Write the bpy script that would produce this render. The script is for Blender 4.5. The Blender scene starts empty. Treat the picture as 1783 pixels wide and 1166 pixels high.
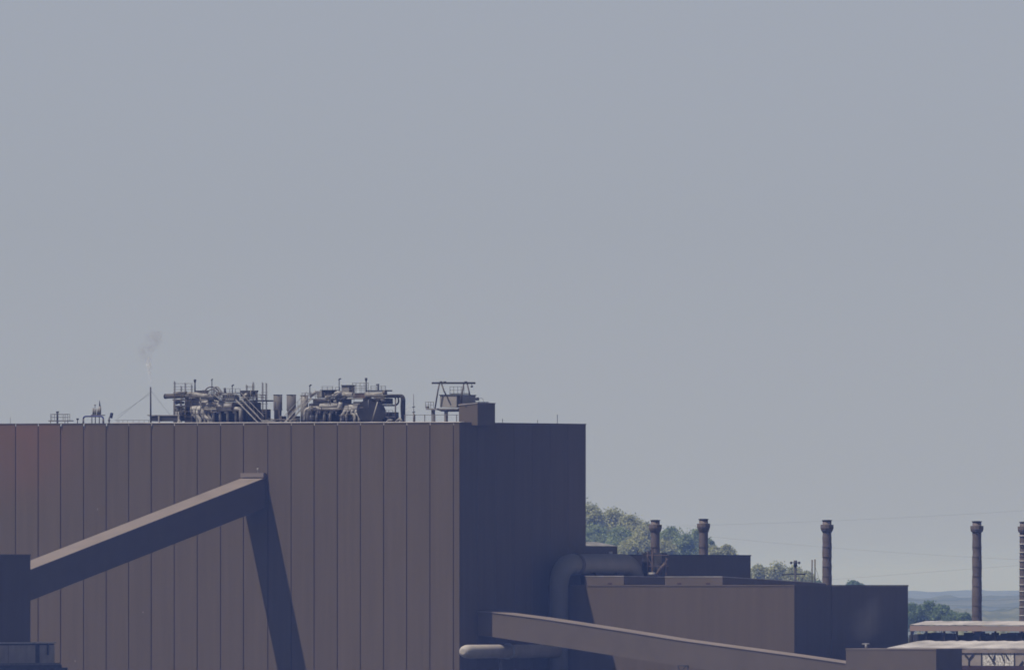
import bpy, bmesh, math, random
import numpy as np
from mathutils import Vector
random.seed(7); RNG = np.random.default_rng(7)
R = math.radians
SC = bpy.context.scene

# ---------------------------------------------------------------- camera
EYE = 31.0; F = 25000.0; HV = 1025.0          # eye height; focal length and eye level in photograph pixels
cd = bpy.data.cameras.new('camera'); cam = bpy.data.objects.new('camera', cd); SC.collection.objects.link(cam)
cam.location = (0, 0, EYE); cam.rotation_euler = (R(90), 0, 0)
cd.sensor_width = 36; cd.lens = 36 * F / 1783.0; cd.shift_y = (HV - 583.0) / 1783.0
cd.clip_start = 10; cd.clip_end = 120000
SC.camera = cam

# ---------------------------------------------------------------- plant frame: x along the hall's front wall, b back into depth, z up
TH = R(30); CT, ST = math.cos(TH), math.sin(TH)
OX, OY = (800 - 891.5) / F * 2500, 2500.0
def W(p):
    x, b, z = p
    return Vector((OX + x * CT + b * ST, OY - x * ST + b * CT, z))

# ---------------------------------------------------------------- sun, sky, exposure
EL = R(60)
lz = math.sin(EL); lx = 0.267 * lz; lb = math.sqrt(1 - lz * lz - lx * lx)
Lw = Vector((lx * CT + lb * ST, -lx * ST + lb * CT, -lz))
sd = bpy.data.lights.new('sun', 'SUN'); sun = bpy.data.objects.new('sun', sd); SC.collection.objects.link(sun)
sd.energy = 4.1; sd.angle = R(0.5); sd.color = (1.0, 0.94, 0.86)
sun.location = (0, 2000, 300)
sun.rotation_euler = Lw.to_track_quat('-Z', 'Y').to_euler()
w = bpy.data.worlds.new('World'); SC.world = w; w.use_nodes = True
nt = w.node_tree; bg = nt.nodes['Background']
sky = nt.nodes.new('ShaderNodeTexSky'); sky.sky_type = 'NISHITA'; sky.sun_disc = False
sky.sun_elevation = EL; sky.sun_rotation = math.atan2(-Lw.x, -Lw.y)
sky.altitude = 50; sky.air_density = 0.72; sky.dust_density = 0.2; sky.ozone_density = 3.0
hs = nt.nodes.new('ShaderNodeHueSaturation'); hs.inputs['Saturation'].default_value = 0.2   # a milky, colourless summer sky
tn = nt.nodes.new('ShaderNodeVectorMath'); tn.operation = 'MULTIPLY'; tn.inputs[1].default_value = (.925, .965, 1.115)
nt.links.new(sky.outputs[0], hs.inputs['Color']); nt.links.new(hs.outputs[0], tn.inputs[0]); nt.links.new(tn.outputs[0], bg.inputs[0])
bg.inputs[1].default_value = 0.059
SC.view_settings.view_transform = 'Standard'; SC.view_settings.look = 'None'
SC.view_settings.gamma = 1; SC.view_settings.use_curve_mapping = False
SC.view_settings.exposure = 0.0
SC.cycles.pixel_filter_type = 'BLACKMAN_HARRIS'; SC.cycles.filter_width = 1.7; SC.cycles.max_bounces = 8; SC.cycles.volume_bounces = 4; SC.cycles.transparent_max_bounces = 32

# ---------------------------------------------------------------- helpers
def xb(u, b):                       # x on the plane b seen in column u
    k = (u - 891.5) / F
    return (k * (OY + b * CT) - OX - b * ST) / (CT + k * ST)
def bx(u, x):                       # b on the plane x seen in column u
    k = (u - 891.5) / F
    return (k * (OY - x * ST) - OX - x * CT) / (ST - k * CT)
def zv(v, x, b):
    return EYE + (HV - v) * (OY - x * ST + b * CT) / F
def q(u, v, b):
    x = xb(u, b); return (x, b, zv(v, x, b))
def wq(u, v, Y):                    # world point
    return ((u - 891.5) / F * Y, Y, EYE + (HV - v) / F * Y)

class MB:
    def __init__(s, frame='p'): s.v = []; s.f = []; s.sm = []; s.fr = frame
    def add(s, vs, fs, smooth=False):
        n = len(s.v); s.v += [tuple(p) for p in vs]
        s.f += [tuple(i + n for i in f) for f in fs]; s.sm += [smooth] * len(fs); return s
    def hexa(s, p):                 # p[0..3] bottom ring, p[4..7] top ring
        return s.add(p, [(0,3,2,1),(4,5,6,7),(0,1,5,4),(1,2,6,5),(2,3,7,6),(3,0,4,7)])
    def box(s, x0, x1, b0, b1, z0, z1):
        return s.hexa([(x0,b0,z0),(x1,b0,z0),(x1,b1,z0),(x0,b1,z0),(x0,b0,z1),(x1,b0,z1),(x1,b1,z1),(x0,b1,z1)])
    def pbox(s, u0, u1, v0, v1, b, d):   # a box whose front face fills columns u0-u1, rows v0 (top)-v1, d metres deep
        x0, x1 = xb(u0, b), xb(u1, b); xm = (x0+x1)/2
        return s.box(x0, x1, b, b + d, zv(v1, xm, b), zv(v0, xm, b))
    def tube(s, pts, r, n=10, cap=True, flat=False):
        P = [Vector(p) for p in pts]; m = len(P); rs = r if isinstance(r, (list, tuple)) else [r] * m
        vs = []; prev = None
        for i, p in enumerate(P):
            t = (P[min(i+1, m-1)] - P[max(i-1, 0)])
            if t.length < 1e-9: t = Vector((0,0,1))
            t.normalize()
            if prev is None:
                a = Vector((0,0,1)) if abs(t.z) < .9 else Vector((1,0,0))
                e1 = t.cross(a).normalized()
            else:
                e1 = (prev - t * prev.dot(t)); e1.normalize()
            prev = e1; e2 = t.cross(e1)
            for k in range(n):
                a = 2*math.pi*(k+.5)/n
                vs.append(p + (e1*math.cos(a) + e2*math.sin(a)) * rs[i])
        fs = [(i*n+k, i*n+(k+1)%n, (i+1)*n+(k+1)%n, (i+1)*n+k) for i in range(m-1) for k in range(n)]
        s.add(vs, fs, n > 5 and not flat)
        if cap:
            k = len(s.v) - m*n
            s.f += [tuple(k+i for i in range(n))[::-1], tuple(k+(m-1)*n+i for i in range(n))]; s.sm += [False, False]
        return s
    def bar(s, p, q_, r): return s.tube([p, q_], r, 4)
    def build(s, name, m, parent=None, origin=None):
        V = [W(p) for p in s.v] if s.fr == 'p' else [Vector(p) for p in s.v]
        if parent is not None: o0 = Vector(parent['_o'])
        elif origin is not None: o0 = Vector(origin)
        else:
            a = np.array(V); o0 = Vector(((a[:,0].min()+a[:,0].max())/2, (a[:,1].min()+a[:,1].max())/2, a[:,2].min()))
        me = bpy.data.meshes.new(name); me.from_pydata([tuple(p - o0) for p in V], [], s.f)
        me.polygons.foreach_set('use_smooth', s.sm); me.materials.append(m)
        bm = bmesh.new(); bm.from_mesh(me)
        if name not in ('ground', 'hill'): bmesh.ops.recalc_face_normals(bm, faces=bm.faces)
        bm.to_mesh(me); bm.free(); me.update()
        o = bpy.data.objects.new(name, me); SC.collection.objects.link(o); o['_o'] = tuple(o0)
        if parent is not None: o.parent = parent
        else: o.location = o0
        return o
def fillet(pts, r, n=6):
    P = [Vector(p) for p in pts]; out = [P[0]]
    for i in range(1, len(P)-1):
        a, b, c = P[i-1], P[i], P[i+1]; d1 = (a-b); d2 = (c-b)
        rr = min(r, d1.length*.49, d2.length*.49); s1 = b + d1.normalized()*rr; s2 = b + d2.normalized()*rr
        for k in range(n+1):
            t = k/n; out.append(s1*(1-t)**2 + b*2*t*(1-t) + s2*t*t)
    out.append(P[-1]); return out
def tag(o, label, cat, group=None, kind=None):
    if label: o['label'] = label
    if cat: o['category'] = cat
    if group: o['group'] = group
    if kind: o['kind'] = kind
    return o
def thing(name, label, cat, p, group=None, world=False):
    o = bpy.data.objects.new(name, None); SC.collection.objects.link(o)
    o.location = p if world else W(p); o['_o'] = tuple(o.location); o.empty_display_size = .5
    return tag(o, label, cat, group)

# ---------------------------------------------------------------- materials
def mat(name, col, rough=.7, var=.15, scale=(.5,.5,.5), metal=0.0, col2=None, island=0.0, bump=0.0, spec=.3, detail=5):
    m = bpy.data.materials.new(name); m.use_nodes = True; N = m.node_tree.nodes; Lk = m.node_tree.links
    p = N['Principled BSDF']; p.inputs['Roughness'].default_value = rough; p.inputs['Metallic'].default_value = metal
    p.inputs['Specular IOR Level'].default_value = spec
    tc = N.new('ShaderNodeTexCoord'); mp = N.new('ShaderNodeMapping'); mp.inputs['Scale'].default_value = scale
    no = N.new('ShaderNodeTexNoise'); no.inputs['Scale'].default_value = 1; no.inputs['Detail'].default_value = detail
    Lk.new(tc.outputs['Object'], mp.inputs[0]); Lk.new(mp.outputs[0], no.inputs['Vector'])
    cr = N.new('ShaderNodeMapRange'); cr.inputs[1].default_value = .3; cr.inputs[2].default_value = .7
    Lk.new(no.outputs['Fac'], cr.inputs[0])
    mx = N.new('ShaderNodeMix'); mx.data_type = 'RGBA'
    c2 = col2 or tuple(c*(1+var) for c in col); c1 = col if col2 else tuple(c*(1-var) for c in col)
    mx.inputs[6].default_value = (*c1, 1); mx.inputs[7].default_value = (*c2, 1)
    Lk.new(cr.outputs[0], mx.inputs[0]); out = mx.outputs[2]
    if island:
        g = N.new('ShaderNodeNewGeometry'); mr = N.new('ShaderNodeMapRange'); mr.inputs[3].default_value = 1-island; mr.inputs[4].default_value = 1+island
        Lk.new(g.outputs['Random Per Island'], mr.inputs[0])
        vm = N.new('ShaderNodeVectorMath'); vm.operation = 'SCALE'; Lk.new(out, vm.inputs[0]); Lk.new(mr.outputs[0], vm.inputs['Scale']); out = vm.outputs[0]
    Lk.new(out, p.inputs['Base Color'])
    if bump:
        bp = N.new('ShaderNodeBump'); bp.inputs['Distance'].default_value = bump; Lk.new(no.outputs['Fac'], bp.inputs['Height']); Lk.new(bp.outputs[0], p.inputs['Normal'])
    return m, N, Lk, p, tc
BR = (.103, .079, .060)
def mk(*a, **k): return mat(*a, **k)[0]
def clad_mat(name, col, rust=0.0):
    m, N, Lk, p, tc = mat(name, col, rough=.65, var=.07, scale=(.9,.9,.05), island=.035, spec=.1)
    if rust:
        # a weathered reddish patch that belongs to the sheeting near the top left of the wall
        src = p.inputs['Base Color'].links[0].from_socket
        no = N.new('ShaderNodeTexNoise'); no.inputs['Scale'].default_value = .09; no.inputs['Detail'].default_value = 3
        sx = N.new('ShaderNodeSeparateXYZ'); Lk.new(tc.outputs['Object'], sx.inputs[0]); Lk.new(tc.outputs['Object'], no.inputs['Vector'])
        a = N.new('ShaderNodeMapRange'); a.inputs[1].default_value = -62; a.inputs[2].default_value = -92; Lk.new(sx.outputs[0], a.inputs[0])
        b = N.new('ShaderNodeMapRange'); b.inputs[1].default_value = 44; b.inputs[2].default_value = 58; Lk.new(sx.outputs[2], b.inputs[0])
        c = N.new('ShaderNodeMapRange'); c.inputs[1].default_value = .42; c.inputs[2].default_value = .6; Lk.new(no.outputs['Fac'], c.inputs[0])
        t1 = N.new('ShaderNodeMath'); t1.operation = 'MULTIPLY'; Lk.new(a.outputs[0], t1.inputs[0]); Lk.new(b.outputs[0], t1.inputs[1])
        t2 = N.new('ShaderNodeMath'); t2.operation = 'MULTIPLY_ADD'; t2.inputs[1].default_value = .5; Lk.new(c.outputs[0], t2.inputs[0]); t2.inputs[2].default_value = .5
        t3 = N.new('ShaderNodeMath'); t3.operation = 'MULTIPLY'; Lk.new(t1.outputs[0], t3.inputs[0]); Lk.new(t2.outputs[0], t3.inputs[1])
        mx = N.new('ShaderNodeMix'); mx.data_type = 'RGBA'; mx.inputs[7].default_value = (.19, .085, .065, 1)
        Lk.new(t3.outputs[0], mx.inputs[0]); Lk.new(src, mx.inputs[6]); Lk.new(mx.outputs[2], p.inputs['Base Color'])
    return m
M = dict(
    clad=clad_mat('brown_cladding', BR, 1), clad2=clad_mat('brown_cladding_plain', BR),
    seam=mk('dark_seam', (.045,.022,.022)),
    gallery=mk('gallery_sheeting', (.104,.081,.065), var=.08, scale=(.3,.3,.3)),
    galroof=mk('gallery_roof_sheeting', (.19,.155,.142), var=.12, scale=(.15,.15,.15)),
    pale=mk('pale_lagging', (.31,.295,.29), var=.3, scale=(.8,.8,.8), rough=.5),
    grey=mk('grey_lagging', (.21,.20,.20), var=.3, scale=(.7,.7,.7), rough=.55),
    steel=mk('weathered_steel', (.12,.105,.10), var=.35, scale=(1.5,1.5,1.5)),
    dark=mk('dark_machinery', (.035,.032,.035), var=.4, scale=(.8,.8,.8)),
    blue=mk('blue_paint', (.02,.025,.13), var=.2, rough=.4),
    coping=mk('pale_coping', (.42,.39,.39), var=.4, scale=(.35,.35,.35)),
    rust=mk('rusty_steel', (.085,.06,.05), var=.4, scale=(1.2,1.2,1.2)),
    stack=mk('stack_brown_steel', (.12,.095,.09), var=.25, scale=(.6,.6,.5)),
    white=mk('white_roof_sheet', (.38,.355,.36), var=.3, scale=(.2,.2,.2)),
    fascia=mk('pink_fascia', (.30,.215,.19), col2=(.24,.20,.185), scale=(.12,.12,.12)),
    wallgrey=mk('grey_panel', (.27,.235,.22), var=.2, scale=(.5,.5,.5)),
    stackgrey=mk('grey_brown_shell', (.115,.105,.105), var=.15, scale=(.6,.6,.6)),
    cabin=mk('cabin_panel', (.27,.25,.245), var=.12, scale=(.5,.5,.5)),
    wire=mk('wire', (.06,.06,.06)),
    ground=mk('dry_ground', (.035,.036,.032), var=.25, scale=(.01,.01,.01)),
    hill=mk('wooded_hill', (.05,.075,.055), col2=(.16,.17,.12), scale=(.012,.012,.03), detail=8),
    knoll=mk('grassy_knoll', (.05,.08,.03), var=.3, scale=(.1,.1,.1)),
    bark=mk('bark', (.08,.06,.045)),
    flood=mk('floodlight_housing', (.02,.025,.07)),
)
def leaf_mat(name, c1, c2):
    m, N, Lk, p, tc = mat(name, c1, rough=.6, col2=c2, scale=(.28,.28,.28), island=.16, spec=.2)
    # leaves let part of the light through
    tl = N.new('ShaderNodeBsdfTranslucent'); Lk.new(p.inputs['Base Color'].links[0].from_socket, tl.inputs[0])
    ms_ = N.new('ShaderNodeMixShader'); ms_.inputs[0].default_value = .45
    Lk.new(p.outputs[0], ms_.inputs[1]); Lk.new(tl.outputs[0], ms_.inputs[2]); Lk.new(ms_.outputs[0], N['Material Output'].inputs['Surface'])
    return m
LEAF = [leaf_mat('leaves_pale', (.29,.31,.15), (.52,.53,.30)), leaf_mat('leaves_mid', (.20,.27,.14), (.36,.42,.23)), leaf_mat('leaves_dark', (.13,.20,.12), (.25,.33,.18))]

# ---------------------------------------------------------------- setting: ground, knoll, far hills
g = MB('w'); g.add([(-9000,-600,0),(9000,-600,0),(9000,45000,0),(-9000,45000,0)], [(0,1,2,3)])
tag(g.build('ground', M['ground'], origin=(0,0,0)), None, None, kind='structure')
def relief(name, m, X0, X1, Y0, Y1, nx, ny, hf):
    vs = []; fs = []
    for j in range(ny+1):
        for i in range(nx+1):
            X = X0+(X1-X0)*i/nx; Y = Y0+(Y1-Y0)*j/ny
            e = min(i, nx-i, 1)*min(j, ny-j, 1)
            vs.append((X, Y, hf(X, Y) if e else -.5))
    for j in range(ny):
        for i in range(nx):
            a = j*(nx+1)+i; fs.append((a, a+1, a+nx+2, a+nx+1))
    b = MB('w'); b.add(vs, fs, True)
    return tag(b.build(name, m, origin=(0,0,0)), None, None, kind='structure')
def knoll_h(X, Y):
    u = 891.5 + X/5070*F
    prof = np.interp(u, [400, 850, 1000, 1060, 1130, 1200, 1290, 1420, 1520, 1650, 1780, 2300], [0, 35, 38.8, 36.2, 29.7, 24.5, 17.4, 12.8, 5.0, 3, 1, 0])
    s = math.exp(-((Y-5150)/560.0)**2)
    return max(-.4, float(prof)*s*1.02 - .4)
relief('hill', M['knoll'], -380, 560, 3900, 6400, 60, 44, knoll_h)
def ridge_fn(top, yc, wd, seed):
    ph = [random.uniform(0, 6.28) for _ in range(9)]
    def f(X, Y):
        s = math.exp(-((Y-yc)/wd)**2)
        n = sum(math.sin(X/(yc*k)+ph[i])*a for i, (k, a) in enumerate([(.05,.10),(.021,.08),(.011,.05),(.0049,.035),(.0023,.03),(.0012,.022),(.0006,.02)]))
        return max(-.4, top*s*(1+n) + s*2.2*random.random()**2 - .4)
    return f
relief('hill', M['hill'], -700, 900, 7200, 9200, 520, 14, ridge_fn(16.5, 8200, 600, 1))
relief('hill', M['hill'], -1400, 1500, 11500, 14500, 560, 12, ridge_fn(26.5, 13000, 900, 2))
relief('hill', M['hill'], -2600, 2800, 18500, 23500, 500, 12, ridge_fn(27.5, 21000, 1500, 3))

# ---------------------------------------------------------------- the great brown hall
ZR = zv(734.7, 0, 0)                                    # roof edge at the near corner
D_MAIN = bx(1020, 0)
XL = xb(-160, 0)
seams_u = [-133,-93,-53,-13,27,66.5,105.5,145.5,185,224,263.5,303.5,343.5,384,424,466.5,507,547,587.5,627.5,668,708,748.7,789.5]
def ztop(x): return ZR + (zv(737, xb(0,0), 0) - ZR) * (x / xb(0,0))
hall = thing('industrial_hall', 'huge brown windowless hall clad in tall vertical panels, carrying pipework on its roof', 'industrial hall', (0,0,0))
core = MB()
core.hexa([(XL,.12,0),(-.12,.12,0),(-.12,D_MAIN,0),(XL,D_MAIN,0),(XL,.12,ztop(XL)-.5),(-.12,.12,ZR-.5),(-.12,D_MAIN,ZR-.5),(XL,D_MAIN,ztop(XL)-.5)])
core.build('wall', M['seam'], hall)
xs = [XL]+[xb(u,0) for u in seams_u]+[0]
fw = MB()
for i in range(len(xs)-1):
    a, b = xs[i]+.1, xs[i+1]-.1
    if i == len(xs)-2: b = 0
    j0, j1 = random.uniform(-.02,.02), random.uniform(-.02,.02)
    fw.hexa([(a,0+j0*.3,0),(b,0+j0*.3,0),(b,.115,0),(a,.115,0),(a+j0,j0*.3,ztop(a)-.12),(b+j1,j0*.3,ztop(b)-.12),(b+j1,.115,ztop(b)-.12),(a+j0,.115,ztop(a)-.12)])
fw.build('front_cladding', M['clad'], hall)
def zsd(b): return ZR + .17*b/D_MAIN
sw = MB(); nb = 7
for i in range(nb):
    a, b = D_MAIN*i/nb+.05, D_MAIN*(i+1)/nb-.05
    if i == 0: a = .125
    if i == nb-1: b = D_MAIN
    sw.hexa([(-.115,a,0),(0,a,0),(0,b,0),(-.115,b,0),(-.115,a,zsd(a)-.12),(0,a,zsd(a)-.12),(0,b,zsd(b)-.12),(-.115,b,zsd(b)-.12)])
sw.build('side_cladding', M['clad2'], hall)
cp = MB()
cp.hexa([(XL,-.1,ztop(XL)-.119),(.1,-.1,ZR-.119),(.1,.3,ZR-.119),(XL,.3,ztop(XL)-.119),(XL,-.1,ztop(XL)),(.1,-.1,ZR),(.1,.3,ZR),(XL,.3,ztop(XL))])
e_ = D_MAIN+.1
cp.hexa([(-.3,.303,ZR-.119),(.1,.303,ZR-.119),(.1,e_,ZR+.051),(-.3,e_,ZR+.051),(-.3,.303,ZR),(.1,.303,ZR),(.1,e_,ZR+.17),(-.3,e_,ZR+.17)])
cp.build('parapet_cap', M['steel'], hall)
kb = MB()                                             # pale flashing kerb standing just behind the parapet
def zk(u, b, v=732.6): return zv(v, xb(u,b), b)
for (u0,u1) in [(190,262),(262.5,797)]:
    a, b = xb(u0,1.2), xb(u1,1.2)
    kb.hexa([(a,1.2,ZR-.5),(b,1.2,ZR-.5),(b,3.5,ZR-.5),(a,3.5,ZR-.5),(a,1.2,ztop(a)-.02),(b,1.2,ztop(b)-.02),(b,3.5,ztop(b)+.14),(a,3.5,ztop(a)+.14)])
kb.build('roof_kerb', M['coping'], hall)
# downpipe like pale strips at some panel joints are parts of the hall
for u in (105.5,145.5,185,263):
    d = MB(); x = xb(u+1.5,-.15); d.tube([(x,-.13,ztop(x)-.9),(x,-.13,ztop(x)+.1)], .07, 6); d.build('downpipe', M['grey'], hall)

for (u,v,r_,mm) in [(170,886,.15,'steel'),(249,1065,.10,'galroof'),(131,1150,.12,'galroof')]:
    t = MB(); x = xb(u,0); z = zv(v,x,0); t.box(x-r_,x+r_,-.03,-.012,z-r_*1.3,z+r_*1.3); t.build('wall_patch', M[mm], hall)
# ---------------------------------------------------------------- inclined conveyor gallery and its transfer tower
XG1 = xb(463,0); XG0 = xb(425,0)
ztg = zv(830.5, XG1, 0); hg = 5.35
bT = bx(53, XG1+1.0)                                  # back of the transfer tower
ztT = zv(990.5, XG1, bx(53, XG1)); 
bE = bx(53, XG1)
def gz(b): return ztg + (ztT-ztg)*(b/bE)
con = thing('conveyor_gallery', 'long enclosed brown conveyor gallery climbing from the left tower to the hall wall', 'conveyor gallery', (XG1,bT/2,0))
e = -.14; f = bT+.1
bd = MB(); bd.hexa([(XG0,f,gz(f)-hg),(XG1,f,gz(f)-hg),(XG1,e,gz(e)-hg),(XG0,e,gz(e)-hg),(XG0,f,gz(f)-.15),(XG1,f,gz(f)-.15),(XG1,e,gz(e)-.15),(XG0,e,gz(e)-.15)])
bd.build('gallery_casing', M['gallery'], con)
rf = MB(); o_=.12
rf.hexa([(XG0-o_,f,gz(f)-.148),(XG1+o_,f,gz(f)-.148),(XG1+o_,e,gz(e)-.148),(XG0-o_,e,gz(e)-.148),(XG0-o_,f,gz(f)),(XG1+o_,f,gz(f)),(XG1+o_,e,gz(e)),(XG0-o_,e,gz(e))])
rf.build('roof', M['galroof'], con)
hd = MB(); x0=xb(426,-1); x1=xb(464,-1)
hd.box(XG0-.1, XG1+.15, -1.1, -.13, ztg+.005, ztg+.75); hd.build('flashing_hood', M['galroof'], con)
lm = MB(); xx=xb(449,-.6); lm.tube([(xx,-.6,ztg+.75),(xx,-.6,ztg+1.3)], .05, 6); lm.tube([(xx,-.6,ztg+1.25),(xx,-.6,ztg+1.6)], .18, 8); lm.build('lamp', M['pale'], con)
tw = thing('transfer_tower', 'tall dark brown box tower at the left where the climbing gallery starts', 'transfer tower', (XG1-9,bT-12,0))
t = MB(); zt = zv(966, XG1+1, bT); t.box(XG1-19, XG1+1, bT-27, bT, 0, zt); t.build('wall', M['clad2'], tw)
t = MB(); t.box(XG1-19.1, XG1+1.08, bT-27.1, bT+.08, zt+.003, zt+.14); t.build('roof', M['steel'], tw)
t = MB(); t.box(XG1-3.6, XG1-1.9, bT-13, bT-10.6, zt+.14, zt+.55); t.build('roof_vent', M['coping'], tw)
# lower buildings at its foot
xa = XG1+3.0; ba = bx(95, xa); za = zv(1117, xa, ba)
lw = thing('low_annex', 'low panelled annex with a pale roof edge round the foot of the left tower', 'annex', (xa-12,ba-20,0))
t = MB(); t.box(xa-30, xa-.1, ba-50, ba-.1, 0, za-.22); t.build('wall', M['dark'], lw)
pn = MB(); bb = ba
for i, (wd, of) in enumerate([(4.8,.0),(1.4,-1),(5.2,.0),(3.5,.03),(3.2,-.03),(6,.02),(3,0),(5,.03),(5,0),(5,.02)]):
    if of > -.5: pn.box(xa-.098, xa+of+.03, bb-wd+.04, bb-.04, 0, za-.5)
    bb -= wd
pn.build('side_cladding', M['wallgrey'], lw)
t = MB(); t.box(xa-30.2, xa+.25, ba-50.2, ba+.15, za-.215, za); t.build('roof', M['coping'], lw)
t = MB(); t.tube([(xa+.3,ba-2.6,za-2.2),(xa+.3,ba-2.6,za-.25)], .16, 8); t.build('downpipe', M['dark'], lw)
xa2 = XG1+6.2; ba2 = bx(125, xa2); za2 = zv(1152, xa2, ba2)
lo = thing('plinth_building', 'dark flat building with ledged eaves in the bottom left corner', 'building', (xa2-14,ba2-20,0))
t = MB(); t.box(xa2-34, xa2, ba2-60, ba2, 0, za2-1.5); t.build('wall', M['clad2'], lo)
t = MB(); t.box(xa2-34, xa2-.35, ba2-60, ba2-.8, za2-1.497, za2-.9); t.box(xa2-34, xa2-1.0, ba2-60, ba2-1.6, za2-.897, za2-.45); t.build('eave_step', M['dark'], lo)
t = MB(); t.box(xa2-34, xa2-1.4, ba2-60, ba2-1.3, za2-.447, za2-.1); t.box(xa2-34.3, xa2+.3, ba2-60, ba2+.3, za2-1.75, za2-1.55); t.build('roof_edge', M['steel'], lo)

# ---------------------------------------------------------------- lower casting hall at the right of the great hall
BS = bx(954, 0); xS = xb(1383, BS); zS = zv(1017.5, xS, BS); DS = bx(1581, xS)
sh = thing('lower_hall', 'lower flat roofed brown hall standing to the right behind the great hall', 'industrial hall', (xS/2,BS+15,0))
t = MB(); t.box(.05, xS, BS, D_MAIN-.1, 0, zS-.25); t.box(-45, xS, D_MAIN+.15, DS, 0, zS-.253)
t.build('wall', M['clad2'], sh)
t = MB(); t.box(.12, xS+.08, BS-.08, BS+.4, zS-.247, zS); t.box(xS-.4, xS+.08, BS+.403, DS+.08, zS-.247, zS-.02); t.build('parapet_cap', M['gallery'], sh)
def rblock(name, lab, u0, u1, v0, b, ub, vb, roofm, vents, x0=None):
    x0 = xb(u0,b) if x0 is None else x0; x1 = xb(u1,b); z1 = zv(v0, x1, b); D = bx(ub, x1); z2 = zv(vb, x1, D)
    r = thing(name, lab, 'roof block', ((x0+x1)/2, b, zS-.3), 'low blocks on the roof of the lower hall')
    t = MB(); t.hexa([(x0,b,zS-.3),(x1,b,zS-.3),(x1,D,zS-.3),(x0,D,zS-.3),(x0,b,z1),(x1,b,z1),(x1,D,z2),(x0,D,z2)]); t.build('wall', M['gallery'], r)
    t = MB(); t.hexa([(x0-.05,b-.06,z1+.003),(x1+.05,b-.06,z1+.003),(x1+.05,D,z2+.003),(x0-.05,D,z2+.003),(x0-.05,b-.06,z1+.1),(x1+.05,b-.06,z1+.1),(x1+.05,D,z2+.1),(x0-.05,D,z2+.1)]); t.build('roof', roofm, r)
    for uv in vents:
        c = xb(uv,b); t = MB(); t.box(c-.4,c+.4,b-.05,b+.02,zS+.05,zS+.36); t.build('vent_opening', M['seam'], r)
    return r
rblock('roof_block', 'short roof block with one dark vent beside the bent duct', 1020, 1086, 1003, BS+.6, 1190, 1005, M['coping'], [1062], x0=xb(1018,BS+.6))
rblock('roof_block', 'long roof block with two dark vents on the middle of the lower hall roof', 1158, 1258, 1004, BS+.55, 1438, 1015.5, M['coping'], [1183,1233])
# dark upper hall behind
xD = -1.0; bD0 = 50.0; bD1 = bx(1307, xD); zD = zv(965, xD, 75)
dh = thing('rear_hall', 'dark slab sided hall rising behind the lower roof, below the two left stacks', 'industrial hall', (xD-12,75,0))
t = MB(); t.box(-45, xD, bD0, bD1, 0, zD-.2); t.build('wall', M['clad2'], dh)
t = MB(); t.box(-45.1, xD+.12, bD0-.1, bD1+.1, zD-.197, zD); t.build('roof_edge', M['dark'], dh)
xP = -6.0; bP1 = bx(1075, xP); bP0 = 54.5; z0 = zD+.003; z1 = zv(951, xP, 55)
ph = thing('roof_penthouse', 'small penthouse with a pale sloping roof tucked behind the corner of the great hall', 'penthouse', (xP-4,58,zD))
t = MB(); t.hexa([(xP-10,bP0,z0),(xP,bP0,z0),(xP,bP1,z0),(xP-10,bP1,z0),(xP-10,bP0,z1+.6),(xP,bP0,z1),(xP,bP1,z1),(xP-10,bP1,z1+.6)]); t.build('wall', M['clad2'], ph)
t = MB(); zz = z1+.02
t.hexa([(xP-3,bP0,z1+.22),(xP+.1,bP0,zz),(xP+.1,bP1-.3,zz),(xP-3,bP1-2.2,z1+.22),(xP-3,bP0,z1+.85),(xP+.1,bP0,zz+.1),(xP+.1,bP1-.3,zz+.1),(xP-3,bP1-2.2,z1+.85)])
t.build('roof', M['grey'], ph)

# ---------------------------------------------------------------- big duct
XDU = 4.1; bV = 28.0
du = thing('bent_duct', 'fat dark round duct rising beside the great hall and bending back over the lower roof', 'duct', (XDU,bV,0))
rV = 1.62; rH = 1.86
zH = zv(982, XDU, 40)
bEnd = bx(1098, XDU)
xV = xb(973, bV)
pts = fillet([(xV,bV,0),(xV,bV,zH),(XDU,bEnd,zH),(XDU-.0,bEnd+2.6,zH-5.2)], 4.6, 10)
n = len(pts); rr = [rV + (rH-rV)*min(1,max(0,(i-1)/11)) for i in range(n)]
t = MB(); t.tube(pts, rr, 28); t.build('duct_casing', mk('duct_sheeting', (.15,.14,.135), var=.1, scale=(.25,.25,.25)), du)
t = MB()
for bb in (bV+5.2, bV+5.7):
    t.tube([(XDU,bb,zH),(XDU,bb+.18,zH)], rH+.12, 28)
t.build('flange', M['steel'], du)
for bb in (38,46):
    t = MB(); t.box(XDU-1.5,XDU+1.5,bb,bb+.5,zS-.25,zH-rH*.8); t.build('saddle', M['dark'], du)
t = MB(); t.tube([(XDU-.2,bx(1065,XDU),zH+rH),(XDU-.2,bx(1065,XDU),zH+rH+.45)], .35, 8); t.build('sunlit_spot_stub', M['pale'], du)  # pale stub added in place of a small sunlit spot on the duct
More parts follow.
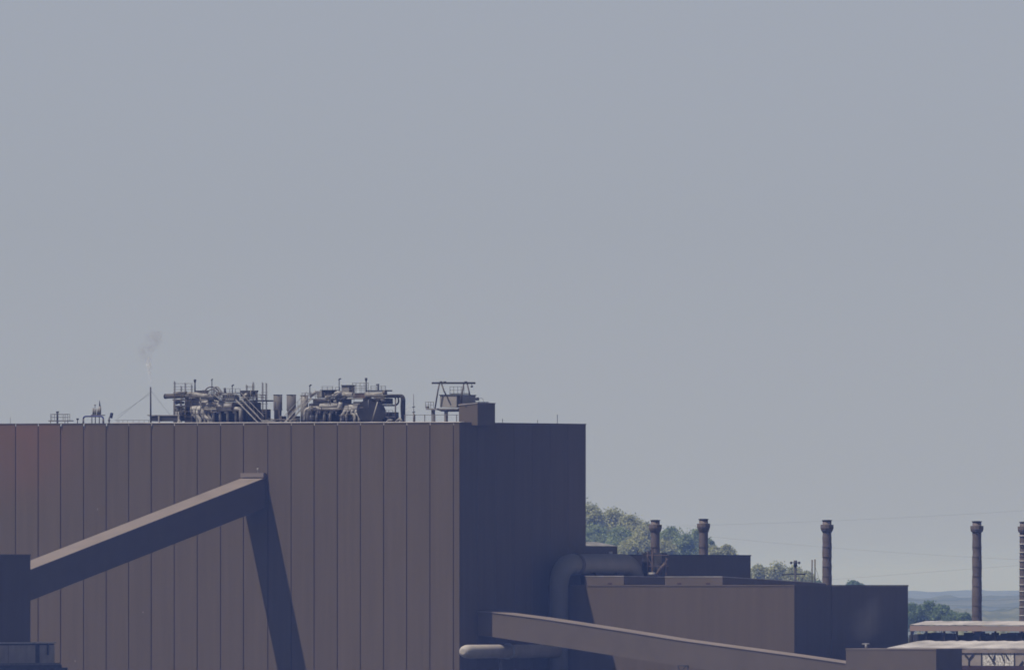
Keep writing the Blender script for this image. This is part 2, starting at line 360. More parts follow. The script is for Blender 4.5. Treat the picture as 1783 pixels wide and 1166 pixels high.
# pale crossing pipe at the foot
zp = zv(1133.5, XDU, 0)
b0 = bx(806, XDU)
pp = thing('lagged_pipe', 'pale lagged pipe sticking out past the hall corner low under the descending gallery', 'pipe', (XDU,0,0))
t = MB(); pts = [(XDU,b0-.05,zp),(XDU,b0+.1,zp),(XDU,b0+.45,zp),(XDU,b0+1.2,zp),(XDU,b0+2.2,zp),(XDU,bV-1.4,zp)]; t.tube(pts, [.45,.75,1.0,1.16,1.2,1.2], 20); t.build('pipe_casing', mk('pipe_lagging', (.38,.34,.315), var=.12, scale=(.5,.5,.5)), pp)
t = MB(); t.tube([(XDU,bx(884,XDU),zp),(XDU,bx(884,XDU)+.25,zp)], 1.42, 20); t.build('flange', M['pale'], pp)
t = MB(); t.tube([(XDU,bx(872,XDU),0),(XDU,bx(872,XDU),zp-1.1)], .3, 8); t.build('support', M['steel'], pp)

# ---------------------------------------------------------------- descending gallery and its transfer house
BG = 6.0
prof = [(830,1063.5,1106),(857,1065,1108),(940,1075.5,1120.5),(1000,1084.5,1129.5),(1090,1098.5,1144),(1180,1113,1158),(1283,1127,1173),(1383,1140.5,1187),(1476,1154,1200)]
dg = thing('conveyor_gallery', 'brown gallery sloping down rightwards from the great hall side to the small square house', 'conveyor gallery', q(1150,1150,BG))
t = MB(); vs = []; fs = []
P = []
for (u,v0,v1) in prof:
    x = xb(u,BG); 
    if u == 830: x = .15
    P.append((x, zv(v0,x,BG), zv(v1,x,BG)))
for (x,a,c) in P: vs += [(x,BG,c),(x,BG,a-.13),(x,BG+4,a-.13),(x,BG+4,c)]
for i in range(len(P)-1):
    for k in range(4): fs.append((i*4+k, i*4+(k+1)%4, (i+1)*4+(k+1)%4, (i+1)*4+k))
fs += [(0,1,2,3), tuple(len(vs)-4+k for k in (3,2,1,0))]
t.add(vs, fs); t.build('gallery_casing', M['gallery'], dg)
t = MB(); vs = []; fs = []
for (x,a,c) in P: vs += [(x,BG-.12,a-.125),(x,BG-.12,a),(x,BG+4.12,a+.12),(x,BG+4.12,a-.125)]
for i in range(len(P)-1):
    for k in range(4): fs.append((i*4+k, i*4+(k+1)%4, (i+1)*4+(k+1)%4, (i+1)*4+k))
fs += [(0,1,2,3), tuple(len(vs)-4+k for k in (3,2,1,0))]
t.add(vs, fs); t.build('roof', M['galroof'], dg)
br = tag(MB().bar(q(1180,1158,BG-.1),q(1198,1158,BG-.1),.1).bar(q(1180,1158,BG-.1),q(1185,1172,BG-.1),.1).bar(q(1198,1158,BG-.1),q(1197,1172,BG-.1),.1).bar(q(1184,1170,BG-.1),q(1194,1159,BG-.1),.08).build('bracket_frame', M['dark'], dg), None, None)
br['label'] = 'dark steel bracket on the gallery side'
BH = 2.5; xh0 = xb(1473,BH); xh1 = xb(1630,BH); zh = zv(1128.5, xh1, BH); bh1 = bx(1675, xh1)
th = thing('transfer_house', 'small square brown house at the bottom right where the sloping gallery ends', 'transfer house', ((xh0+xh1)/2,BH+4,0))
t = MB(); t.box(xh0,xh1,BH,bh1,0,zh-.16); t.build('wall', M['gallery'], th)
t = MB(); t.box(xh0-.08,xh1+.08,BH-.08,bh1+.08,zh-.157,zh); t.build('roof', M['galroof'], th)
vp = thing('roof_vent', 'small grey roof vent on top of the small square house', 'vent', q(1508,1128,BH+3))
t = MB(); t.tube([q(1508,1129,BH+3),q(1508,1121,BH+3)], .22, 10); t.build('pipe', M['grey'], vp)
t = MB(); t.tube([q(1501,1120.6,BH+3),q(1514,1120.2,BH+3)], .13, 8); t.build('cowl', M['grey'], vp)

# ---------------------------------------------------------------- low sheds at the right edge
BR1 = 22.0
xr0 = xb(1545,BR1); xr1 = xb(1990,BR1); ze = zv(1127,xb(1700,BR1),BR1); zr = ze+1.15; dr = 11.0
s1 = thing('low_shed', 'low shed with a bright white roof and glazed front in the bottom right corner', 'shed', ((xr0+xr1)/2,BR1+6,0))
t = MB(); nn=70; vs=[]; fs=[]
for i in range(nn+1):
    x = xr0+(xr1-xr0)*i/nn; j=random.uniform(-.06,.06); k=random.uniform(-.08,.08)
    vs += [(x,BR1-.1,ze+j),(x,BR1+dr,zr+k),(x,BR1+2*dr,ze),(x,BR1+2*dr,ze-.2),(x,BR1-.1,ze+j-.22)]
for i in range(nn):
    for k in range(5): fs.append((i*5+k,i*5+(k+1)%5,(i+1)*5+(k+1)%5,(i+1)*5+k))
t.add(vs,fs); t.f += [(0,1,2,3,4), tuple(len(vs)-5+k for k in (4,3,2,1,0))]; t.sm += [False,False]; t.build('roof', M['white'], s1)
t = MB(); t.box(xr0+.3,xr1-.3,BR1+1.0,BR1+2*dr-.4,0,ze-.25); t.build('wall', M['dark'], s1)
t = MB(); t.box(xr0+.3,xr1-.3,BR1-.085,BR1+.22,zv(1136,xb(1700,BR1),BR1),ze-.26); t.build('fascia', mk('shed_fascia',(.22,.18,.165),var=.3,scale=(.4,.4,.4)), s1)
def vx(v): return zv(v,xb(1700,BR1),BR1)
ub = [1640,1673,1709,1766,1800,1850,1900]
glass = mk('broken_mesh_pane',(.2,.18,.17),col2=(.85,.82,.80),scale=(3.2,3.2,2.4),detail=3)
for i in range(len(ub)-1):
    a, c = xb(ub[i]+1.2,BR1), xb(ub[i+1]-1.2,BR1)
    t = MB(); t.box(a,c,BR1+.1,BR1+.2,vx(1158),vx(1136)-.003)
    if i == 2: t.v = []; t.f=[]; t.sm=[]; [t.box(xb(p,BR1),xb(r_,BR1),BR1+.1,BR1+.2,vx(1158),vx(1136)-.003) for p,r_ in ((1710,1731),(1732,1748),(1749,1765))]
    o = t.build('window_panel', glass if i == 2 else M['wallgrey'], s1)
    if i == 2: o['label'] = 'pale speckled broken glazing'
for u in ub:
    t = MB(); x = xb(u,BR1); t.box(x-.13,x+.13,BR1+.03,BR1+.3,0,vx(1136)-.005); t.build('post', M['dark'], s1)
for (a,b_,c,d) in [(1679,1137,1687,1146),(1695,1137,1686,1148),(1687,1146,1687,1158),(1720,1137,1732,1153),(1748,1150,1743,1137),(1732,1140,1728,1152),(1750,1137,1756,1146),(1775,1158,1781,1150)]:
    t = MB(); t.bar(q(a,b_,BR1-.02),q(c,d,BR1-.02),.13); t.build('brace', M['dark'], s1)
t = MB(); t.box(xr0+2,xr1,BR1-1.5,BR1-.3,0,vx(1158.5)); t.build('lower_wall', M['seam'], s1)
BR2 = 60.0
def v2(v): return zv(v,xb(1690,BR2),BR2)
xq0, xq1 = xb(1584,BR2), xb(1960,BR2)
s2 = thing('open_shed', 'long open sided shed with a white roof edge and pinkish fascia behind the white roof', 'shed', ((xq0+xq1)/2,BR2+5,0))
t = MB(); vs=[]; fs=[]
for i in range(nn+1):
    x = xq0+(xq1-xq0)*i/nn; j=random.uniform(-.05,.05); k=random.uniform(-.06,.06)
    vs += [(x,BR2-.06,v2(1087)+j),(x,BR2+6,v2(1080.5)+k),(x,BR2+9,v2(1084)),(x,BR2-.05,v2(1088)+j)]
for i in range(nn):
    for k in range(4): fs.append((i*4+k,i*4+(k+1)%4,(i+1)*4+(k+1)%4,(i+1)*4+k))
t.add(vs,fs); t.build('roof', M['white'], s2)
t = MB(); t.box(xq0,xq1,BR2,BR2+.3,v2(1098),v2(1089)); t.build('fascia', M['fascia'], s2)
t = MB(); t.box(xb(1583,BR2+2),xq1,BR2+2,BR2+8,0,v2(1105)); 
for i in range(34):
    u = random.uniform(1582,1783); x = xb(u,BR2+2); w_ = random.uniform(.3,1.6); t.box(x,x+w_,BR2+2.5,BR2+4,v2(1105),v2(1105)+random.uniform(.1,.45))
t.build('shade_backing', M['dark'], s2)  # near-black ragged mass, the shade under the shed roof put in as colour
for u in (1586,1612,1643,1665,1706,1732,1778,1830,1900):
    t = MB(); x = xb(u,BR2+.4); t.box(x-.14,x+.14,BR2+.5,BR2+.8,0,v2(1097)); t.build('post', M['dark'], s2)
t = MB(); t.box(xb(1692,BR2),xb(1706,BR2),BR2+.9,BR2+2,v2(1106),v2(1098.5)); t.build('beam_box', M['dark'], s2)

# ---------------------------------------------------------------- stacks
SL = ['dark brown stack, leftmost of the five, beside the rusty frame', 'dark brown stack rising from the right half of the dark rear hall',
      'brown stack standing alone behind the lower hall side wall', 'tallest looking full length brown stack above the right hand sheds', 'brown stack with white bands at the very right edge']
for i, (u, vt, Y) in enumerate([(1141,905,2640),(1225,903,2640),(1440,905,2640),(1701,907,2640),(1783.5,908,2640)]):
    X, _, zt = wq(u, vt, Y); s_ = F/Y; zc = lambda v: EYE+(HV-v)/s_
    st = thing('steel_stack', SL[i], 'chimney stack', (X,Y,0), 'brown stacks behind the lower halls', True)
    r0 = .80
    zz_ = [0]+[zc(1110-6*k) for k in range(31)]; t = MB('w'); t.tube([(X+random.uniform(-.025,.025),Y,z) for z in zz_]+[(X,Y,zt)], [.99]+[.96-.0042*k+random.uniform(-.035,.035) for k in range(31)]+[.83], 20, True); t.build('shaft', M['stack'], st)
    t = MB('w'); t.tube([(X,Y,zc(927)),(X,Y,zc(vt+18)),(X,Y,zc(vt+14)),(X,Y,zc(vt+8)),(X,Y,zc(vt+7.9))], [.84,1.1,1.24,1.24,1.1], 12, flat=True); t.build('collar', M['stack'], st)
    t = MB('w'); t.tube([(X,Y,zc(vt+1.2)),(X,Y,zt+.02)], .95, 20); t.tube([(X,Y,zt),(X,Y,zt+.06)], .6, 16); t.build('rim', M['dark'], st)
    for k in range(1, 9):
        t = MB('w'); t.tube([(X,Y,zc(935+k*17)),(X,Y,zc(934.4+k*17))], .955+.004*k, 20); t.build('weld_band', M['stack'], st)
    if i == 4:
        for k in range(12):
            t = MB('w'); z = zc(935+k*13.7+random.uniform(-1.5,1.5)); t.tube([(X,Y,z),(X,Y,z+.22)], .99, 20); o = t.build('band', M['white'], st)
            o['label'] = 'white painted band'

# rusty frame in front of the first stack
fr = thing('rusty_frame', 'rusty tangle of beams and pipes on the lower roof in front of the first stack', 'machinery', q(1142,1003,54))
bz = 55.0
t = MB()
for (a,b_,c,d,r_) in [(1128,1003,1128,958,.14),(1136,1003,1136,953,.2),(1160,1001,1160,970,.12),(1120,966,1165,966,.1),(1124,985,1164,985,.1),(1148,1000,1162,972,.2),(1156,978,1150,1000,.12),(1126,966,1136,985,.1)]:
    t.bar(q(a,b_,bz),q(c,d,bz),r_)
t.build('frame', M['rust'], fr)
t = MB(); t.tube([q(1129,999,bz-.5),q(1141,999,bz-.5)], .32, 10); t.build('motor', M['grey'], fr)
t = MB(); t.tube(fillet([q(1158,981,bz-.4),q(1148,992,bz-.4),q(1143,1001,bz-.4)],.6), .28, 8); t.build('pipe', M['rust'], fr)
for k in range(14):
    u = random.uniform(1108,1134); t = MB(); t.bar(q(u,964,bz+1),q(u+random.uniform(-5,5),964-random.uniform(3,9),bz+1),.06); t.build('rod', M['dark'], fr)
t = MB(); t.pbox(1118,1152,962,1003,bz+1.5,2); t.build('housing', M['dark'], fr)

# utility pole with crossarms, twin masts
Yp = 2720
def wl(t, a, b_, c, d, r_, Y=Yp): t.bar(wq(a,b_,Y), wq(c,d,Y), r_)
X,_,_z = wq(1385,1000,Yp)
up = thing('utility_pole', 'dark utility pole with two crossarms between the rear hall and the third stack', 'utility pole', (X,Yp,0), None, True)
t = MB('w'); t.tube([(X,Yp,0),(X,Yp,wq(1385,976,Yp)[2])], [.3,.24], 8); t.build('mast', M['dark'], up)
t = MB('w'); t.tube([wq(1385,986,Yp),wq(1385,975,Yp)], .36, 8); t.build('transformer', M['dark'], up)
t = MB('w'); wl(t,1375,979,1394,979,.1); t.build('crossarm', M['dark'], up)
t = MB('w'); wl(t,1361,1000,1385,999,.16); wl(t,1385,999,1402,999,.2); t.build('crossarm', M['dark'], up)
for u in (1377.5,1391.5):
    t = MB('w'); t.tube([wq(u,981.5,Yp),wq(u,977,Yp)], .2, 8); t.build('insulator', M['dark'], up)
for (a,b_,c,d) in [(1362,1000,1366,1008),(1366,1008,1372,1004),(1376,1002,1377,1009),(1402,1000,1396,1009),(1391,1000,1391,1010)]:
    t = MB('w'); wl(t,a,b_,c,d,.07); t.build('brace', M['steel'], up)
for i, (u, vt, lab) in enumerate([(1414,974,'thin wooden mast left of its twin near the third stack'),(1419,973,'thin wooden mast right of its twin, with a guy wire to the right')]):
    X,_,z = wq(u,vt,Yp+30)
    ms = thing('thin_mast', lab, 'mast', (X,Yp+30,0), 'twin thin masts', True)
    t = MB('w'); t.tube([(X,Yp+30,0),(X,Yp+30,wq(u,990,Yp+30)[2]),(X,Yp+30,z)], [.13,.11,.15], 6); t.build('pole', M['steel'], ms)
    t = MB('w')
    if i: wl(t,1419,985,1428,1012,.035,Yp+30); wl(t,1428,1012,1432,1030,.035,Yp+30)
    else: wl(t,1414,985,1408,1012,.03,Yp+30); wl(t,1408,1012,1406,1030,.03,Yp+30)
    t.build('guy_wire', M['wire'], ms)

# overhead lines, strung between pylons outside the picture
cables = [('faint overhead cable, the topmost one, sloping up rightwards above the stacks',[(1180,915),(1500,904),(1850,884)]),
          ('faint overhead cable sagging gently from above the rear hall to mid right',[(1180,928),(1500,957),(1850,977)]),
          ('faint overhead cable rising rightwards just above the lower hall roof',[(1400,1012),(1650,993),(1850,978)]),
          ('overhead cable crossing the far hills at the right, upper of two',[(1560,1043),(1700,1045),(1850,1037)]),
          ('overhead cable crossing the far hills at the right, lower of two',[(1560,1050),(1700,1055),(1850,1061)])]
for lab, p3 in cables:
    Y = 3050; t = MB('w'); c = np.polyfit([p[0] for p in p3],[p[1] for p in p3],2)
    t.tube([wq(u, float(np.polyval(c,u)), Y) for u in np.linspace(p3[0][0]-20,p3[2][0],26)], .014, 4)
    tag(t.build('overhead_cable', M['wire']), lab, 'cable', 'overhead cables on the right')

# ================================================================ everything standing on the great hall's roof
ZD = 737.5                                            # row where the deck is met, just behind the parapet
def T(pts, r, b, n=10, fr=0.0, m=None, k=8):          # tube through (u, v[, extra depth]) pixels at depth b
    P = [q(p[0], p[1], b + (p[2] if len(p) > 2 else 0)) for p in pts]
    if fr: P = fillet(P, fr, k)
    return P
def duct(name, pts, r, b, m, par, fr=.8, n=12):
    t = MB(); t.tube(T(pts, r, b, fr=fr), r*(.88 if name != 'vessel' else 1), n); return t.build(name, M[m], par)
def pbox(name, u0, u1, v0, v1, b, d, m, par):
    t = MB(); t.pbox(u0, u1, v0, v1, b, d); return t.build(name, M[m], par)
def rail(name, lab, u0, u1, vt, vb, b, us, par=None, mid=True, m='steel', r=.045, group=None):
    o = par or thing(name, lab, 'railing', q((u0+u1)/2, vb, b), group)
    t = MB(); t.bar(q(u0,vt,b), q(u1,vt,b), r)
    t.build('handrail', M[m], o)
    if mid: t = MB(); t.bar(q(u0,(vt+vb)/2,b), q(u1,(vt+vb)/2,b), r*.8); t.build('handrail', M[m], o)
    for u in us:
        t = MB(); t.bar(q(u,vt,b), q(u,vb,b), r); t.build('post', M[m], o)
    return o
def scaffold(lab, us, vs, b, lv, r=.06, dep=1.3, boards=()):
    o = thing('scaffold_tower', lab, 'scaffold', q((us[0]+us[-1])/2, ZD, b), 'scaffold towers on the hall roof')
    for j, u in enumerate(us):
        for d in (0, dep):
            t = MB(); t.bar(q(u+d*1.2, ZD, b+d), q(u+d*1.2, vs[j]+(1.5 if d else 0), b+d), r); t.build('upright', M['steel'], o)
    for v in lv:
        for d in (0, dep):
            t = MB(); t.bar(q(us[0]+d*1.2-1.5, v, b+d), q(us[-1]+d*1.2+1.5, v, b+d), r*.8); t.build('ledger', M['steel'], o)
    for (u0,u1,v) in boards:
        t = MB(); t.pbox(u0, u1, v, v+.9, b+.1, dep-.2); t.build('deck_board', M['steel'], o)
    return o
def stair(lab, p0, p1, b, wdt=2.0, n=16, m='pale'):
    o = thing('steel_staircase', lab, 'staircase', q(p1[0], ZD, b), 'staircases on the hall roof')
    for d in (0, wdt):
        t = MB(); a = q(p0[0]+d*5, p0[1], b+d); c = q(p1[0]+d*5, p1[1], b+d)
        t.hexa([(a[0],a[1],a[2]-.28),(c[0],c[1],c[2]-.28),(c[0],c[1]+.08,c[2]-.28),(a[0],a[1]+.08,a[2]-.28),(a[0],a[1],a[2]),(c[0],c[1],c[2]),(c[0],c[1]+.08,c[2]),(a[0],a[1]+.08,a[2])])
        t.build('stringer', M[m], o)
        t = MB(); up_ = Vector((0,0,1.05)); t.bar(Vector(a)+up_, Vector(c)+up_, .055); t.build('handrail', M[m], o)
        t = MB(); 
        for k in range(6):
            s_ = Vector(a).lerp(Vector(c), (k+.3)/6); t.bar(s_, s_+up_, .035)
        t.build('baluster', M['steel'], o)['kind'] = 'stuff'
    t = MB(); a = Vector(q(p0[0],p0[1],b)); c = Vector(q(p1[0],p1[1],b))
    for k in range(n):
        s_ = a.lerp(c, (k+.5)/n); t.box(s_.x-.13, s_.x+.13, s_.y+.1, s_.y+wdt-.02, s_.z-.2, s_.z-.16)
    t.build('tread', M['steel'], o)['kind'] = 'stuff'
    return o
def pole_lamp(lab, u, vt, vb, b, hook=4):
    o = thing('lamp_pole', lab, 'lamp pole', q(u, vb, b), 'lamp poles over the roof pipework')
    t = MB(); t.tube([q(u,vb,b), q(u,vt+2,b)], .09, 6); t.build('pole', M['dark'], o)
    t = MB(); t.tube([q(u-.8,vt+2.4,b), q(u+hook*.5,vt,b), q(u+hook,vt+.4,b)], .13, 6); t.build('lamp_head', M['dark'], o)
    return o
def vent_mast(lab, u, vt, vb, b):
    o = thing('vent_mast', lab, 'vent mast', q(u, vb, b), 'vent masts with fat black tips')
    t = MB(); t.tube([q(u,vb,b), q(u,vt+5,b)], [.14,.11], 8); t.build('pole', M['dark'], o)
    t = MB(); t.tube([q(u,vt+6,b), q(u,vt+4,b), q(u,vt+.8,b), q(u,vt,b)], [.12,.2,.24,.12], 10); t.build('vent_head', M['dark'], o)

# ---- small things at the left
o = thing('viewing_platform', 'small railed platform with a short mast, leftmost thing on the roof', 'platform', q(104, ZD, 2.5))
t = MB(); t.pbox(84, 118, 731.5, 733, 2.5, 2); t.build('deck', M['steel'], o)
for u in (88,100,113,118):
    t = MB(); t.bar(q(u,ZD+2,2.6), q(u,732,2.6), .07); t.build('leg', M['steel'], o)
rail('', '', 88, 122, 720.6, 731.5, 2.6, (88,95,113.5,118,121.5), par=o)
rail('', '', 90, 118, 721.5, 731.5, 4.4, (90,110,118), par=o)
t = MB(); t.tube([q(100,737,3), q(100,717,3)], .17, 8); t.build('mast', M['dark'], o)
t = MB(); t.tube([q(98,717.3,3), q(102,716.8,3)], .14, 6); t.build('mast_head', M['dark'], o)
o = thing('short_bollard', 'short knobbed post on the roof left of the blue pipe arch', 'post', q(135, ZD, 2))
t = MB(); t.tube([q(135,ZD,2), q(135,730,2)], .09, 6); t.build('pole', M['dark'], o)
t = MB(); t.tube([q(133.6,729.3,2), q(136.6,729.3,2)], .16, 8); t.build('head', M['dark'], o)
o = thing('thin_spike', 'hair thin antenna at the far left of the roof', 'antenna', q(18, ZD, 2))
t = MB(); t.tube([q(18,739,2), q(18,726,2)], .035, 5); t.build('rod', M['steel'], o)
o = thing('pipe_arch', 'blue topped pipe arch near the left of the roof', 'pipe arch', q(162, ZD, 3))
t = MB(); t.tube(T([(145,738),(145,724.5),(180,724.5,.5),(180,738,.5)], 0, 3, fr=.6), .14, 8); t.build('pipe', M['blue'], o)
t = MB(); t.tube([q(145,738,3), q(145,729,3)], .17, 8); t.build('pipe_leg', M['steel'], o)
t = MB(); t.tube([q(180,738,3.5), q(179.6,729,3.5)], .19, 8); t.build('pipe_leg', M['steel'], o)
o = thing('valve_cluster', 'cluster of upright grey canisters and a spike behind the blue pipe arch', 'valve set', q(168, ZD, 4.5))
for (u,v0,v1,r_) in [(162.5,710,722,.16),(166,711,722.5,.18),(170.5,711,722,.2),(174,707,722,.22)]:
    t = MB(); t.tube([q(u,v1,4.5), q(u,v0,4.5)], r_, 10); t.build('canister', M['grey'], o)
t = MB(); t.tube([q(174,708,4.5), q(173.2,697,4.5)], [.16,.05], 8); t.build('spike', M['dark'], o)
t = MB(); t.tube([q(165.5,710,4.6), q(165.5,704,4.6)], .06, 6); t.tube([q(164,705,4.6), q(167,705,4.6)], .08, 6); t.build('valve_stem', M['steel'], o)
for u in (160,166,173):
    t = MB(); t.tube([q(u,ZD+1,4.6), q(u,721,4.6)], .1, 6); t.build('leg', M['steel'], o)
t = MB(); t.pbox(158,178,722,723.4,4.2,1); t.build('base', M['steel'], o)
o = thing('floodlight', 'tilted dark blue floodlight on a short post', 'floodlight', q(191, ZD, 3))
t = MB(); t.tube([q(190,ZD+1,3), q(190,727,3), q(193,723,3)], .12, 8); t.build('post', M['grey'], o)
t = MB(); t.tube([q(190,733,3), q(190,729.5,3)], .2, 8); t.build('base', M['steel'], o)
t = MB(); a,c = q(194.8,718.5,2.8), q(193,727.5,2.8); t.tube([a,c], .28, 4); t.build('lamp_housing', M['flood'], o)
rail('roof_railing', 'low thin railing between the floodlight and the tall flare pipe', 200, 262, 731.2, 735, 2.2, (204,207,214,222,232,242,251,259), mid=False)

# ---- flare pipe with guys and plume
o = thing('flare_pipe', 'tall thin dark vent pipe with guy wires under a wisp of smoke', 'vent pipe', q(262, ZD, 3))
t = MB(); t.tube([q(262.5,ZD+1,3), q(262.2,673.5,3)], [.15,.13], 8); t.build('pipe', M['dark'], o)
t = MB(); t.tube([q(257,722.5,3), q(262,723.5,3)], .1, 6); t.build('step', M['steel'], o)
for (a,c,bb) in [((261,686),(204,724),3),((261,683),(203,730),8),((263,680),(296,722),9)]:
    t = MB(); t.tube([q(a[0],a[1],3), q(c[0],c[1],bb)], .018, 4); t.build('guy_wire', M['wire'], o)
o = thing('pipe_rack', 'low dark pipe rack with a pale top right of the tall vent pipe', 'pipe rack', q(287, ZD, 4))
pbox('rack', 263, 312, 723.8, 733, 4.2, 2, 'dark', o); pbox('top_plate', 263, 313, 722, 723.6, 4, 2.4, 'grey', o)
for u in (275,309.5): pbox('support', u, u+2.2, 724, 737, 3.7, .3, 'pale', o)
t = MB(); t.bar(q(313,731,3.6), q(310,736,3.6), .2); t.build('kicker', M['pale'], o)

# ---- the left pipework block
b = 7.0
o = thing('duct_block', 'left block of lagged ducts and curved pipes on the hall roof', 'ductwork', q(370, ZD, b))
pbox('casing', 322, 352, 691, 738, b+3, 6, 'dark', o)
pbox('casing', 352, 424, 700, 738, b+3.5, 6, 'dark', o)
pbox('casing', 420, 446, 712, 738, b+3.5, 5, 'dark', o)
duct('header', [(288,689.6),(330,688.4)], .5, b+.6, 'steel', o)
duct('upper_duct', [(325,687.5),(333,687),(374,691.5)], .62, b, 'pale', o)
duct('upper_duct', [(303,685),(325,683.5)], .34, b-.4, 'grey', o)
duct('end_cap', [(287,689.8),(290,689.7)], .53, b+.6, 'dark', o)
pbox('platform', 300, 372, 694.4, 696, b-.6, 3, 'dark', o)
pbox('platform', 372, 462, 696.4, 698.6, b-.4, 4, 'dark', o)
duct('cross_pipe', [(303,695),(303,738)], .14, b, 'steel', o, 0)
duct('cross_pipe', [(306,707.5),(322,707)], .22, b-.2, 'dark', o)
duct('side_drum', [(307,716),(318,716.5),(322,721)], .85, b+1, 'grey', o, .3, 16)
duct('side_drum', [(306,701),(311,699)], .4, b+.6, 'grey', o)
duct('side_drum', [(317,702),(318,699)], .42, b+.6, 'pale', o)
duct('bypass_pipe', [(313,697),(315,707)], .16, b-.3, 'dark', o)
for (u0,u1) in ((307,309),(311,312.4)): duct('riser', [(u0,716),(u0,736)], .18, b-.3, 'grey', o, 0)
# big round header with curved legs
duct('drum', [(335,714.5),(343,713.6),(362,713)], [.5]*1 and 1.0, b+.2, 'pale', o, .4, 18)
for (u0,u1,r_) in [(339,341,.3),(344,346.5,.34),(352,354,.3),(356,361,.36),(364,366,.3)]:
    duct('curved_leg', [(u0,713),(u0-.6,724),(u1+2.5,730),(u1+3.2,738)], r_, b-.5, 'pale' if r_ > .3 else 'grey', o, 1.0)
pbox('hatch', 333, 337, 721.6, 723.4, b-.6, .4, 'pale', o)
# middle long duct
duct('long_duct', [(357,711),(366,712.4),(415,711.6),(419.5,712),(419.5,738)], .43, b-.8, 'pale', o, 1.0)
duct('long_duct', [(359,713),(361.5,704.5),(364,703.4)], .36, b-.8, 'pale', o, .8)
duct('silencer', [(379,706.6),(406,706.2)], .62, b-.9, 'pale', o, 0, 16)
duct('silencer_collar', [(405,707),(407.5,707)], .85, b-.9, 'steel', o, 0, 16)
duct('dome', [(376,707),(379,704.5),(384,704)], .52, b-.6, 'grey', o)
for u in (371.5,383,396,410.5):
    duct('downcomer', [(u-4.5,717),(u,717.4),(u+.6,738)], .27, b-.6, 'pale', o, .6)
duct('slanted_pipe', [(348,701.5),(363,699.6)], .34, b-.8, 'pale', o)
duct('slanted_pipe', [(373,697),(384,700),(398,702)], .18, b-.6, 'grey', o)
for (a_,c_) in [((370,700),(380,706)),((376,706),(388,700)),((388,705),(402,701))]:
    duct('brace', [a_,c_], .12, b-.5, 'steel', o, 0)
# arched pipes over the top
duct('arched_pipe', [(356,686),(358,677),(366,673),(374,674),(381,680),(384,688)], .13, b-.2, 'steel', o, 1.5)
duct('arched_pipe', [(361,686),(364,679),(371,676.5),(377,682),(379,690)], .1, b-.6, 'steel', o, 1.2)
duct('arched_pipe', [(372,687),(373,674),(378,672.5),(385,679),(386,688)], .13, b-.4, 'grey', o, 1.0)
duct('round_tank', [(377,685.5),(383,686)], .4, b+.2, 'steel', o, 0, 14)
pbox('control_box', 339.5, 355.5, 679.6, 684.2, b, 1.5, 'dark', o)
pbox('pale_cover', 387, 407, 687, 696.5, b, 2, 'grey', o)
pbox('cover_roof', 386, 411, 683.5, 685, b-.4, 2.2, 'steel', o)
for u in (388,392,396,400,404,408): duct('stanchion', [(u,684),(u,698)], .07, b-.7, 'grey', o, 0)
duct('cone', [(392.5,685),(391.5,675)], [.22]*1 and .2, b, 'dark', o, 0)
pbox('control_box', 418.5, 438, 679.5, 690.5, b+.6, 1.6, 'dark', o)
duct('round_tank', [(425,691),(433,691)], .62, b, 'steel', o, 0, 14)
duct('round_tank', [(427,687.5),(431,687.5)], .38, b-.5, 'pale', o, 0, 14)
duct('riser', [(446.5,682),(447,696)], .24, b-.4, 'dark', o, 0)
duct('elbow', [(440,681),(449,681)], .2, b-.4, 'dark', o, 0)
duct('riser', [(440,668),(440,696)], .1, b, 'steel', o, 0)
duct('riser', [(436.5,678),(437,696)], .1, b-.3, 'grey', o, 0)
pbox('gantry_beam', 448, 463, 696.6, 698.2, b-.8, 1.2, 'dark', o)
t = MB(); A_ = q(430,698,b-.2); t.bar(q(432,699,b-.2), q(441,702,b-.2), .3); t.bar(q(441,702,b-.2), q(448,698,b-.2), .2); t.build('hanger', M['dark'], o)
rail('', '', 303, 372, 690.4-6, 694, b-1, (304,318,330), par=o)
scaffold('left scaffold tower with many open lifts at the end of the left pipework', (303.4,315,322,333), (663,671,666,669), b-1.5, (667.5,673,678,682.5,697,707,716,725,732))
scaffold('right tall thin scaffold at the right end of the left pipework', (456.5,463), (665,666), b-1.5, (683,687,692,703,714.5,719), boards=((455,464,714),))
t = scaffold('short thin scaffold frame above the dark control box', (429,440.5), (669,664.5), b+1.5, (672.5,674.5))
vent_mast('black tipped vent mast over the left pipework block', 339.5, 660, 686, b)
pole_lamp('plain straight pole rising from the arched pipes of the left pipework', 369, 660, 689, b-.5, 1.2)
pole_lamp('hooked lamp pole right of the arched pipes', 404.5, 670, 690, b-.5, 2.4)
stair('long pale staircase going down rightwards from the left pipework', (410,694), (450,735), 3.4, 1.9)
stair('short upper staircase flight in the middle of the left pipework', (371,683), (383,694), b-2.2, 1.2, 5, 'grey')

def busy(par, u0, u1, v0, v1, n, b):
    for k in range(n):
        u = random.uniform(u0,u1); v = random.uniform(v0,v1); mm = random.choice(['steel','dark','grey','grey','steel'])
        if random.random() < .55: duct('small_pipe', [(u,v),(u,v+random.uniform(5,16))], random.uniform(.05,.1), b+random.uniform(-.6,.3), mm, par, 0, 6)
        else: duct('small_pipe', [(u,v),(u+random.uniform(5,18),v+random.uniform(-.5,.5))], random.uniform(.05,.1), b+random.uniform(-.6,.3), mm, par, 0, 6)
busy(o0 := bpy.data.objects['duct_block'], 303, 455, 684, 722, 46, 5.6)
rail('', '', 352, 372, 679, 686, 6, (352,359,366), par=o0); rail('', '', 388, 418, 676.5, 686, 7, (390,400,410,418), par=o0)
rail('', '', 438, 463, 688, 697, 6.4, (440,448,455,462), par=o0)
